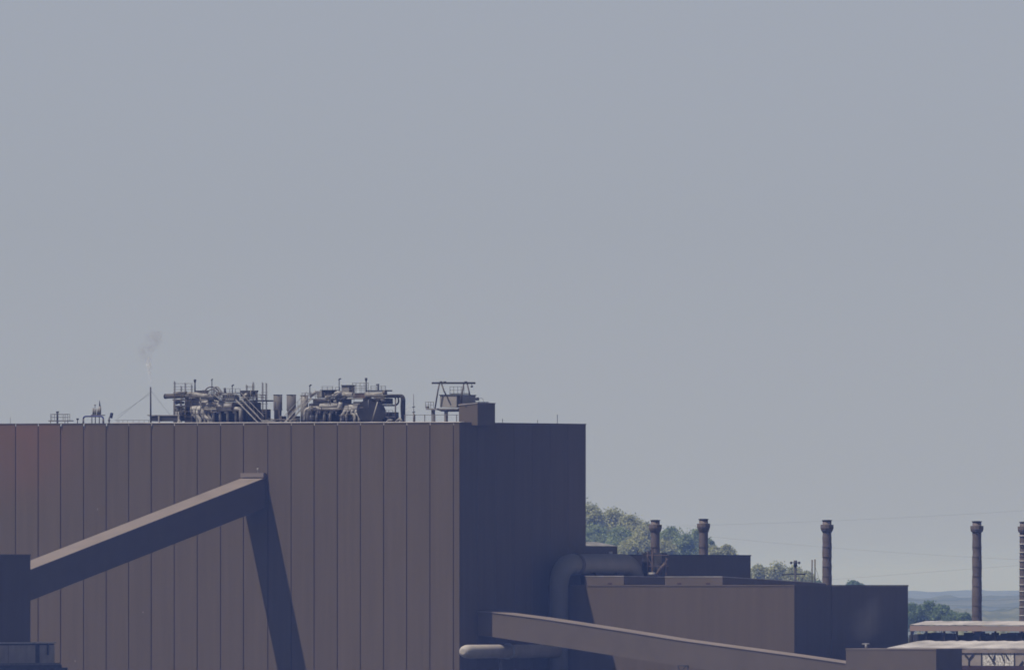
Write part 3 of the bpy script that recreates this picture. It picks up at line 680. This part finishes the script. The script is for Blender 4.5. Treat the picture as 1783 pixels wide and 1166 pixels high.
# ---- the round towers between
for lab, u0, u1, vt, b_ in [('left one of the two plain round stacks between the pipework blocks', 476, 491.5, 687, 8), ('right one of the two plain round stacks between the pipework blocks', 499, 515.5, 687, 8.5)]:
    o = thing('round_stack', lab, 'round stack', q((u0+u1)/2, ZD, b_), 'pair of round stacks on the hall roof')
    um = (u0+u1)/2; r_ = (u1-u0)/20
    t = MB(); t.tube([q(um,ZD+1,b_), q(um,716,b_), q(um,712,b_), q(um,vt,b_)], [r_*.84,r_*.86,r_,r_], 24); t.build('shell', M['stackgrey'], o)
    t = MB(); t.tube([q(um,vt+.4,b_), q(um,vt-.3,b_)], r_+.06, 24); t.build('rim', M['dark'], o)
    t = MB(); t.tube([q(um,713.5,b_), q(um,712.4,b_)], r_+.1, 24); t.build('ring', M['steel'], o)
    pbox('skirt', u0+1.5, u1-1, 724, 738, b_-.4, 1.6, 'steel', o)
    duct('ladder', [(u0+10,714),(u0+10,736)], .08, b_-r_-.3, 'steel', o, 0)
o = thing('low_pipe_run', 'low untidy pipes at the foot of the two plain round stacks', 'pipes', q(485, ZD, 6))
duct('pipe', [(462,734),(470,729),(478,731),(497,730)], .14, 6, 'steel', o, .3); duct('pipe', [(455,732.5),(480,733.5)], .18, 5.4, 'grey', o, .3); duct('pipe', [(492,731),(507,732),(522,730)], .15, 6, 'steel', o, .3)
duct('valve', [(468,734),(468,728)], .22, 5.6, 'dark', o, 0); duct('valve', [(519,735),(519,727)], .3, 5.6, 'grey', o, 0)

# ---- the right pipework block
b = 7.0
o = thing('duct_block', 'right block of lagged ducts with a dark round vessel at its right end', 'ductwork', q(600, ZD, b))
pbox('casing', 538, 632, 702, 738, b+3.5, 5, 'dark', o)
pbox('casing', 545, 592, 694.5, 709, b+2.5, 4, 'dark', o)
pbox('casing', 632, 664, 693, 703, b+2.5, 4, 'dark', o)
duct('long_duct', [(540,710.6),(586,711.4),(592.5,708.6),(593.5,700)], .46, b-.8, 'pale', o, 1.0)
duct('silencer', [(558,706.8),(589,706)], .55, b-.8, 'pale', o, 0, 16)
for u in (551,565,575):
    duct('downcomer', [(u+4.5,716.6),(u,717.4),(u-.6,738)], .27, b-.6, 'pale', o, .6)
duct('curved_leg', [(541,710),(532,713),(530.5,722),(530.5,738)], .33, b-.8, 'pale', o, 1.0)
duct('curved_leg', [(542,714),(535.5,716.5),(535.5,738)], .33, b-1.2, 'pale', o, .8)
duct('valve_body', [(543,723),(543,731)], .5, b-.8, 'grey', o, 0, 12)
duct('drum', [(600,712),(626,711)], .95, b+.2, 'pale', o, 0, 18)
for (u0,u1,r_) in [(601,595,.36),(607,604,.28),(614,618,.32),(621,626,.32)]:
    duct('curved_leg', [(u0,714),(u0-2,719),(u1,724),(u1-.6,738)], r_, b-.8, 'pale' if r_ > .3 else 'grey', o, .8)
duct('small_pipe', [(605,722),(612,721),(616,726),(610,730)], .15, b-1, 'dark', o, .5)
duct('vessel', [(640,715,0),(640,715,6.5)], 1.9, b-.4, 'dark', o, 0, 26)
duct('vessel', [(653,717,0),(653,717,6.5)], 1.86, b-.8, 'dark', o, 0, 26)
pbox('vessel_base', 626, 669, 717, 738, b+.4, 5, 'dark', o)
duct('strut', [(657.5,699.5),(646.5,738)], .13, b-1.6, 'pale', o, 0)
pbox('platform', 536, 600, 693.6, 695.2, b-.8, 3, 'steel', o)
duct('upper_duct', [(540,690),(546,686),(550,681)], .3, b-.6, 'pale', o)
pbox('cabinet', 551.5, 560, 680.5, 692.5, b-.6, 1.6, 'grey', o)
pbox('cabinet', 560.2, 578, 679.6, 689.5, b, 1.6, 'dark', o)
pbox('cabinet_roof', 557, 580, 678.4, 679.8, b-.3, 2, 'dark', o)
duct('slanted_duct', [(567,691.5),(578,691),(586,683),(592,683)], .28, b-.9, 'pale', o, .8)
duct('slanted_duct', [(578,692),(586,688.4),(594,681.5)], .2, b-1.2, 'grey', o, .5)
duct('upper_duct', [(584,689.5),(594,687.3),(615,687)], .55, b, 'pale', o, .8)
duct('upper_duct', [(637,686.6),(671,687.2)], .55, b, 'pale', o, .8)
pbox('cladding_patch', 615, 637, 684, 692.5, b-.1, 2, 'rust', o)
pbox('cabinet', 594.5, 608, 671, 684, b+.2, 1.8, 'grey', o)
pbox('cabinet_roof', 593.5, 609, 670, 671, b, 2.2, 'dark', o)
duct('stub', [(612.5,684),(612.5,676)], .18, b, 'dark', o, 0)
pbox('gantry_beam', 639, 673, 678.8, 681, b-.4, 2, 'dark', o)
duct('riser', [(658.5,668),(658.5,680)], .17, b-.2, 'dark', o, 0); duct('elbow', [(655,669.6),(660,668.8)], .12, b-.2, 'dark', o, 0)
duct('side_tank', [(668,684),(672,683)], .5, b-.4, 'steel', o, 0, 12); duct('side_tank', [(666,693),(668,699)], .45, b-.2, 'grey', o, 0, 12)
pbox('tray', 590, 632, 692.6, 694.4, b-.7, 3, 'grey', o); pbox('tray', 615, 633, 699, 703.6, b-.3, 3, 'grey', o)
duct('valve_body', [(586,697.5),(582,699)], .3, b-.9, 'pale', o, 0); duct('valve_body', [(574,697.5),(571,697.5)], .28, b-.9, 'pale', o, 0)
duct('hose', [(592,702),(596,693),(603,694)], .45, b-.6, 'dark', o, .8)
rail('', '', 613, 642, 666.5, 684, b-.6, (614,620,627,634,641), par=o)
rail('', '', 617, 637, 671.8, 684, b+1.4, (618,630,637), par=o)
rail('', '', 584, 592, 674, 684, b-.6, (584,592), par=o)
busy(o, 538, 628, 683, 724, 36, 5.6); busy(o, 632, 668, 682, 696, 6, 5.6)
rail('', '', 541, 556, 684, 694, 6, (542,549,555), par=o); rail('', '', 560, 580, 672.5, 679, 7, (561,570,579), par=o); rail('', '', 645, 672, 672, 679, 7, (646,655,664,671), par=o)
o = thing('pipe_bridge', 'dark looping pipes carried out to the right of the round vessel', 'pipe bridge', q(695, ZD, b))
duct('pipe', [(672,689.6),(700,689),(703,694),(702.5,738)], .36, b, 'dark', o, 1.4)
duct('pipe', [(673,688),(697,687.6),(699.5,693),(698.5,712),(700.5,738)], .2, b-.9, 'dark', o, 1.0)
duct('pipe', [(666,705.6),(690,705.4),(694.5,700),(693,690)], .17, b, 'dark', o, 1.2)
duct('post', [(688.5,690),(688.5,738)], .16, b-.6, 'steel', o, 0)
rail('', '', 671, 684, 713.6, 724.5, b-.4, (672,677,684), par=o)
pbox('walkway', 671, 690, 724.5, 725.8, b-.4, 1, 'steel', o)
duct('low_pipe', [(673,736),(677,731),(684,732)], .26, b-.6, 'grey', o, .5); duct('low_pipe', [(690,734),(697,728),(700,735)], .3, b-1, 'grey', o, .5)
duct('valve', [(676,738),(676,725)], .2, b-.6, 'dark', o, 0)
stair('long pale staircase going down leftwards from the right pipework', (534,692), (494,735), 3.4, 1.6)
o = thing('ribbed_tank', 'short ribbed tank half hidden behind the staircase of the right pipework', 'tank', q(531, ZD, b))
duct('shell', [(530,738),(530,689)], .78, b+1.4, 'grey', o, 0, 18); duct('rim', [(530,689),(530,687.8)], .84, b+1.4, 'dark', o, 0, 18)
rail('stair_railing', 'grey railing at the head of the right pipework staircase', 525, 541, 684, 693, b-1.2, (526,531,536,541))
pole_lamp('hooked lamp pole standing at the left end of the right pipework', 539.5, 670, 690, b, 2.6)
pole_lamp('tall hooked lamp pole left of the square cabinet of the right pipework', 590.5, 659, 684, b, 3)
vent_mast('black tipped vent mast over the right pipework block', 637.5, 657.5, 684, b)

# ---- right of the pipework: mast, railing, hoist gantry, lift house
o = thing('knotted_mast', 'thin mast with small fittings right of the looping pipes', 'mast', q(720.5, ZD, 3))
t = MB(); t.tube([q(720.5,ZD+1,3), q(720.5,719,3)], .16, 6); t.build('lower_post', M['steel'], o)
t = MB(); t.tube([q(720.5,720,3), q(720,686,3)], .06, 6); t.build('rod', M['steel'], o)
for v in (709,718): t = MB(); t.bar(q(718,v,3), q(722.5,v-1.4,3), .1); t.build('fitting', M['dark'], o)
o = rail('roof_railing', 'dark roof edge railing running from the looping pipes to the lift house', 703, 798, 722.2, ZD, 3.4, (), mid=False, r=.06)
for u in (705,722,739.5,757,776.5,795):
    t = MB(); t.bar(q(u,ZD+1,3.4), q(u,721.5,3.4), .12 if u not in (739.5,795) else .08); t.build('post', M['steel'], o)
b = 8.0
o = thing('hoist_platform', 'raised platform on two thick columns carrying a small cabin under a hoist beam', 'hoist platform', q(770, ZD, b))
for u in (753,775.5):
    for d in (0,2.6):
        t = MB(); t.box(xb(u,b+d)-.24, xb(u,b+d)+.24, b+d, b+d+.5, q(u,ZD+1,b+d)[2], q(u,713,b+d)[2]); t.build('column', M['grey'], o)
pbox('deck', 741.5, 797, 710.5, 713, b-.4, 4.4, 'grey', o); pbox('side_plate', 741, 745, 707, 710.4, b-.4, .5, 'steel', o)
x0,x1 = xb(766,b), xb(795,b); b1_ = bx(828, x1)
t = MB(); t.box(x0,x1,b,b1_,zv(708.5,x1,b),zv(688,x1,b)); cabn = t.build('cabin', M['cabin'], o)
t = MB(); t.box(x0-.1,x1+.1,b-.12,b1_+.1,zv(688,x1,b)+.003,zv(686.5,x1,b)); t.build('cabin_roof', M['dark'], o)
t = MB(); t.box(xb(781.5,b),xb(782.5,b),b-.04,b-.003,zv(700,x1,b),zv(695.5,x1,b)); t.build('door_handle', M['dark'], o)
t = MB(); t.box(x1+.003,x1+.08,b+.3,b+1.9,zv(708,x1,b),zv(689,x1,b)); t.build('door', M['rust'], o)
t = MB(); t.hexa([(x1-3,b,zv(716,x1,b)),(x1-.6,b,zv(716,x1,b)),(x1-.6,b+3,zv(716,x1,b)),(x1-3,b+3,zv(716,x1,b)),(x1-4,b,zv(713,x1,b)-.003),(x1,b,zv(713,x1,b)-.003),(x1,b+3,zv(713,x1,b)-.003),(x1-4,b+3,zv(713,x1,b)-.003)]); t.build('hopper', M['dark'], o)
rail('', '', 740.5, 755, 699.5, 710, b-.3, (741,746,750,755), par=o)
rail('', '', 783, 808, 673, 685, b+3.6, (783.5,790,797,803,808), par=o)
pbox('cabin_walkway', 782.5, 811, 684.4, 685.9, b+3.5, 1.2, 'dark', o)
o = thing('hoist_gantry', 'pair of splayed frames holding a level hoist beam over the small cabin', 'hoist frame', q(790, 713, b))
t = MB(); P_ = [q(752.5,666.6,b-.8), q(827,666.6,b-.8)]; t.bar(P_[0],P_[1],.24); t.build('beam', M['dark'], o)
for pts in ([(765,668.5),(762.5,680),(757.5,711)],[(769,668.5),(773,680),(777,688)],[(807.5,668),(805,682),(801,701)],[(813.5,668),(816.5,680),(818,688)]):
    t = MB(); t.tube(T(pts,0,b-.8), .15, 6); t.build('leg', M['steel'], o)
for u in (768,774.5,811): t = MB(); t.tube([q(u-1.8,665.4,b-.8), q(u+1.8,665.4,b-.8)], .2, 8); t.build('pulley', M['dark'], o)
t = MB(); t.bar(q(821.5,668,b-.8), q(821.5,673,b-.8), .05); t.build('hoist_chain', M['dark'], o)
t = MB(); t.tube([q(820,673,b-.8), q(823,672.6,b-.8)], .16, 8); t.build('hook_block', M['dark'], o)
b = 4.0; x0,x1 = xb(799,b), xb(831.5,b); b1_ = bx(862,x1); zt_ = zv(700.8,x1,b)
o = thing('lift_house', 'square brown lift house at the corner of the hall roof', 'lift house', ((x0+x1)/2,b,ZR-.4))
t = MB(); t.box(x0,x1,b,b1_,ZR-.5,zt_-.1); t.build('wall', M['gallery'], o)
t = MB(); t.hexa([(x0-.08,b-.1,zt_-.45),(x1+.08,b-.1,zt_-.097),(x1+.08,b1_+.1,zt_-.097),(x0-.08,b1_+.1,zt_-.45),(x0-.08,b-.1,zt_-.33),(x1+.08,b-.1,zt_+.03),(x1+.08,b1_+.1,zt_+.03),(x0-.08,b1_+.1,zt_-.33)]); t.build('roof', M['coping'], o)
t = MB(); t.box(xb(810,b),xb(813,b),b-.05,b-.003,zv(708.5,x1,b),zv(706,x1,b)); t.build('vent_opening', M['dark'], o)
o = thing('roof_drum', 'small dark drum with a bent handrail behind the lift house roof', 'drum', q(831,700,9))
t = MB(); t.tube([q(829,694.5,9.2), q(833,694,9.2)], .28, 10); t.build('drum', M['dark'], o)
t = MB(); t.tube(T([(834,699),(834,693),(840,692.5),(843,700)],0,9.2,fr=.3), .04, 5); t.build('handrail', M['steel'], o)
t = MB(); t.pbox(826,846,699.5,737,9.0,1); t.build('base', M['dark'], o)
for u, v, lab in [(875,729,'short antenna just right of the lift house'),(936,731,'shortest antenna stub midway along the right side roof edge'),(970.5,721.5,'tallest thin antenna near the right end of the hall roof')]:
    bb = bx(u,-.6); o = thing('roof_antenna', lab, 'antenna', (-.6,bb,ZR-.3), 'antennas on the right side roof edge')
    t = MB(); t.tube([(-.6,bb,ZR-.2),(-.6,bb,zv(v,-.6,bb))], .05, 5); t.build('rod', M['dark'], o)
    t = MB(); t.tube([(-.6,bb,zv(v+2,-.6,bb)),(-.6,bb,zv(v+.5,-.6,bb))], .08, 6); t.build('tip', M['dark'], o)

# ---- wisps of smoke and steam (real small volumes)
def wisp(lab, P, r, dens, col, sc, thr, wd=.2):
    mid = P[len(P)//2]; o = thing('smoke', lab, 'smoke', P[0]); o['kind'] = 'stuff'
    m = bpy.data.materials.new('smoke'); m.use_nodes = True; N = m.node_tree.nodes; L = m.node_tree.links; N.remove(N['Principled BSDF'])
    pv = N.new('ShaderNodeVolumePrincipled'); pv.inputs['Color'].default_value = (*col,1)
    tc = N.new('ShaderNodeTexCoord'); no = N.new('ShaderNodeTexNoise'); no.inputs['Scale'].default_value = sc; no.inputs['Detail'].default_value = 4; no.inputs['Distortion'].default_value = 1.0
    L.new(tc.outputs['Object'], no.inputs['Vector'])
    mr = N.new('ShaderNodeMapRange'); mr.inputs[1].default_value = thr; mr.inputs[2].default_value = thr+wd; mr.inputs[4].default_value = dens/4
    L.new(no.outputs['Fac'], mr.inputs[0]); L.new(mr.outputs[0], pv.inputs['Density']); L.new(pv.outputs[0], N['Material Output'].inputs['Volume'])
    for f_ in (1.0, .8, .6, .4, .22):
        n_ = len(P); Q = []; R_ = []
        for k in range(4*(n_-1)+1):                      # resample smoothly
            u_ = k/4; i_ = min(int(u_), n_-2); g_ = u_-i_; g_ = g_
            Q.append(Vector(P[i_]).lerp(Vector(P[i_+1]), g_)); R_.append(max(.01, (r[i_]*(1-g_)+r[i_+1]*g_)*f_*(1+.12*math.sin(k*1.7+f_*5))))
        t = MB(); t.tube(Q, R_, 16); t.build('puff', m, o)
    return o
bq = 3.0
wisp('thin grey smoke drifting up from the tall vent pipe', [q(*p,bq) for p in [(260,648),(255,632),(253,615),(261,598),(272,586),(287,577)]], [.05,1.0,1.5,1.7,1.6,.03], .42, (.60,.60,.68), .5, .40, .25)
wisp('bright white puff low in the smoke above the tall vent pipe', [q(*p,bq) for p in [(262.2,672),(261.5,658),(259.5,644),(258.5,634),(259,618)]], [.08,.25,.5,.65,.03], 1.9, (.97,.98,1), .9, .34, .25)
wisp('very faint steam wisp right of the looping pipes', [q(*p,6) for p in [(724,690),(729,676),(739,660)]], [.05,.6,.03], .15, (.5,.5,.55), .8, .4)
wisp('very faint wisp above the left lamp pole of the right pipework', [q(*p,6) for p in [(549,672),(546,662),(543,652)]], [.05,.5,.03], .2, (.4,.4,.45), .9, .4)
wisp('small pale steam puff beside the looping pipes', [q(*p,9) for p in [(706,730),(709,716),(714,698)]], [.05,.8,.03], .7, (.95,.95,.97), .8, .38)
wisp('faint steam plume rising from the vent on the small square house', [q(*p,BH+3.4) for p in [(1509,1121),(1506,1104),(1508,1084),(1520,1058),(1532,1030)]], [.2,2.8,3.4,2.2,.03], .022, (.8,.8,.85), .25, .2, .6)

# ================================================================ trees beyond the plant
def tree(lab, u, vt, wpx, Y, kind, group, hgt=None, tall=1.0):
    X, _, zt = wq(u, vt, Y); s_ = F/Y; wd = wpx/s_
    zg = max(0.0, knoll_h(X, Y)) if 3900 < Y < 6400 else 0.0
    H = max(zt-zg, 6.0); ch = min(H*.86, wd*1.25*tall)
    root = thing('broadleaf_tree', lab, 'tree', (X,Y,zg), group, True)
    t = MB('w'); cz = zt-ch*.5
    lean = random.uniform(-.6,.6)
    t.tube([(X,Y,zg-.3),(X+lean*.3,Y,zg+(cz-zg)*.5),(X+lean,Y,cz+ch*.1)], [.45,.33,.14], 8)
    for k in range(5):
        a = random.uniform(0,6.28); r_ = wd*random.uniform(.2,.34); z_ = zg+(cz-zg)*random.uniform(.55,.95)
        t.tube([(X+lean*.5,Y,z_),(X+math.cos(a)*r_*.6,Y+math.sin(a)*r_*.6,z_+ch*.15),(X+math.cos(a)*r_,Y+math.sin(a)*r_,z_+ch*.32)], [.18,.11,.05], 5)
    t.build('trunk', M['bark'], root)
    # crown: uneven boughs, each a cloud of leaf-sized blades
    nb = 26; boughs = []
    for k in range(nb):
        a = random.uniform(0,6.28); f_ = random.uniform(-1,1); rr = math.sqrt(max(0,1-f_*f_))*random.uniform(.45,.95)
        prof = 1.0 if f_ < .2 else 1.0-.25*(f_-.2)
        boughs.append((math.cos(a)*rr*wd*.40*prof, math.sin(a)*rr*wd*.40, f_*ch*.40, random.choice([.09,.13,.18,.26])*random.uniform(.8,1.2)*wd))
    boughs.append((random.uniform(-.1,.1)*wd,0,ch*.38,.10*wd))
    allc = []
    for (bx_,by_,bz_,br_) in boughs:
        n_ = int(150+380*(br_/3.0)); d = RNG.normal(size=(n_,3)); d /= np.linalg.norm(d,axis=1)[:,None]
        rad = br_*np.clip(RNG.normal(.75,.4,n_),.05,1.9)[:,None]*np.array([1,1,.8])
        allc.append(np.array([bx_,by_,bz_])+d*rad)
    ns = 2200; d = RNG.normal(size=(ns,3)); d /= np.linalg.norm(d,axis=1)[:,None]     # loose sprays between the boughs
    allc.append(d*(RNG.uniform(0,1,ns)**.45)[:,None]*np.array([wd*.48,wd*.45,ch*.47]))
    c = np.concatenate(allc); n_ = len(c)
    nrm = RNG.normal(size=(n_,3)); nrm /= np.linalg.norm(nrm,axis=1)[:,None]
    t1 = np.cross(nrm, RNG.normal(size=(n_,3))); t1 /= np.linalg.norm(t1,axis=1)[:,None]; t2 = np.cross(nrm,t1)
    sz = RNG.uniform(.15,.34,n_)[:,None]*(Y/3800)
    V = np.stack([c-t1*sz-t2*sz*.4, c+t2*sz*.7-t1*.2*sz, c+t1*sz+t2*sz*.3, c-t2*sz*.7+t1*.2*sz],1).reshape(-1,3)+np.array([0,0,cz-zg])
    me = bpy.data.meshes.new('crown'); me.vertices.add(len(V)); me.vertices.foreach_set('co', V.astype('f').ravel())
    me.loops.add(n_*4); me.loops.foreach_set('vertex_index', np.arange(n_*4,dtype='i'))
    me.polygons.add(n_); me.polygons.foreach_set('loop_start', np.arange(0,n_*4,4,dtype='i')); me.polygons.foreach_set('loop_total', np.full(n_,4,dtype='i'))
    me.materials.append(LEAF[kind]); me.update(); me.validate()
    o = bpy.data.objects.new('crown', me); SC.collection.objects.link(o); o.parent = root; o['_o'] = root['_o']
    return root
A = 'hazy trees on the knoll behind the great hall'
for spec in [
    ('tallest pale tree, against the corner of the great hall', 1030, 876, 58, 5265, 0),
    ('pale rounded tree right of the tallest one beside the great hall', 1066, 886, 62, 5304, 0),
    ('pale tree whose crown slopes down rightwards to the first stack', 1096, 896, 58, 5278, 0),
    ('grey green tree top just left of the first stack collar', 1124, 908, 50, 5252, 0),
    ('lower green tree directly above the pale penthouse roof', 1040, 912, 60, 5070, 1),
    ('lower bluish green tree in the middle left of the first stack', 1080, 916, 56, 5044, 1),
    ('lower pale tree close left of the first stack shaft', 1112, 926, 52, 5018, 0),
    ('lowest bushy tree over the end of the bent duct', 1092, 938, 56, 4914, 0),
    ('deep green tree right of the first stack', 1166, 918, 52, 5018, 1),
    ('deep green tree halfway between the first two stacks', 1192, 930, 46, 4992, 1),
    ('pale green small tree low between the first two stacks', 1158, 938, 44, 4940, 0),
    ('green tree immediately left of the second stack', 1216, 921, 40, 5031, 1),
    ('green tree hugging the right side of the second stack', 1234, 938, 36, 5005, 1),
    ('small pale tree right of the second stack above the dark hall', 1266, 946, 42, 5005, 0),
    ('small tree low right of the second stack at the dark roof edge', 1246, 950, 40, 4966, 0),
    ]: tree(*spec, A)
A2 = 'pale trees between the dark rear hall and the third stack'
for spec in [
    ('pale tree rising from behind the right end of the dark rear hall', 1322, 981, 46, 5070, 0),
    ('pale tree left of the utility pole', 1354, 982, 44, 5070, 0),
    ('pale sparse tree directly behind the utility pole', 1384, 984, 46, 5044, 0),
    ('pale low tree between the utility pole and the thin masts', 1404, 992, 36, 5018, 0),
    ('small dark bush at the foot of the third stack', 1424, 1010, 26, 4914, 2),
    ('small dark tree tip poking over the lower hall right of the third stack', 1485, 1009, 26, 4940, 2),
    ('lower dark tree tip right of the third stack', 1498, 1014, 24, 4940, 2),
    ]: tree(*spec, A2)
A3 = 'dark trees right of the lower hall'
for spec in [
    ('darkest tree, nearest the lower hall right corner', 1590, 1052, 44, 4200, 2),
    ('tallest dark tree of those right of the lower hall', 1616, 1047, 46, 4220, 2),
    ('dark tree with a ragged crown right of the tallest dark one', 1640, 1053, 34, 4200, 2),
    ('low dark tree sloping down towards the fourth stack', 1660, 1064, 34, 4180, 2),
    ('lowest dark tree just left of the fourth stack', 1680, 1068, 28, 4160, 2),
    ]: tree(*spec, A3, tall=.8)
tag(relief('treeline', M['hill'], 60, 150, 2880, 2960, 160, 8, lambda X, Y: 22.0*math.exp(-((Y-2920)/30.0)**2)*(1+.05*math.sin(X*.9)+.03*math.sin(X*2.3))+random.uniform(-.5,.7)), 'low dark band of scrub seen under the open shed roof', 'scrub', None, 'stuff')

# ---------------------------------------------------------------- the air
hz = MB('w'); z0, z1 = -1.5, 92.0; a = 9400.0; y0, y1 = -900.0, 45500.0
hz.hexa([(-a,y0,z0),(a,y0,z0),(a,y1,z0),(-a,y1,z0),(-a,y0,z1),(a,y0,z1),(a,y1,z1),(-a,y1,z1)])
hm = bpy.data.materials.new('haze_air'); hm.use_nodes = True; N = hm.node_tree.nodes; N.remove(N['Principled BSDF'])
pv = N.new('ShaderNodeVolumePrincipled'); pv.inputs['Color'].default_value = (.22,.36,1,1); pv.inputs['Density'].default_value = 7.4e-5
pv.inputs['Absorption Color'].default_value = (1,1,1,1); pv.inputs['Anisotropy'].default_value = 0.0
hm.node_tree.links.new(pv.outputs[0], N['Material Output'].inputs['Volume'])
ho = hz.build('haze', hm, origin=(0,0,0)); tag(ho, None, None, kind='stuff')

for o in list(SC.objects):
    if '_o' in o: del o['_o']
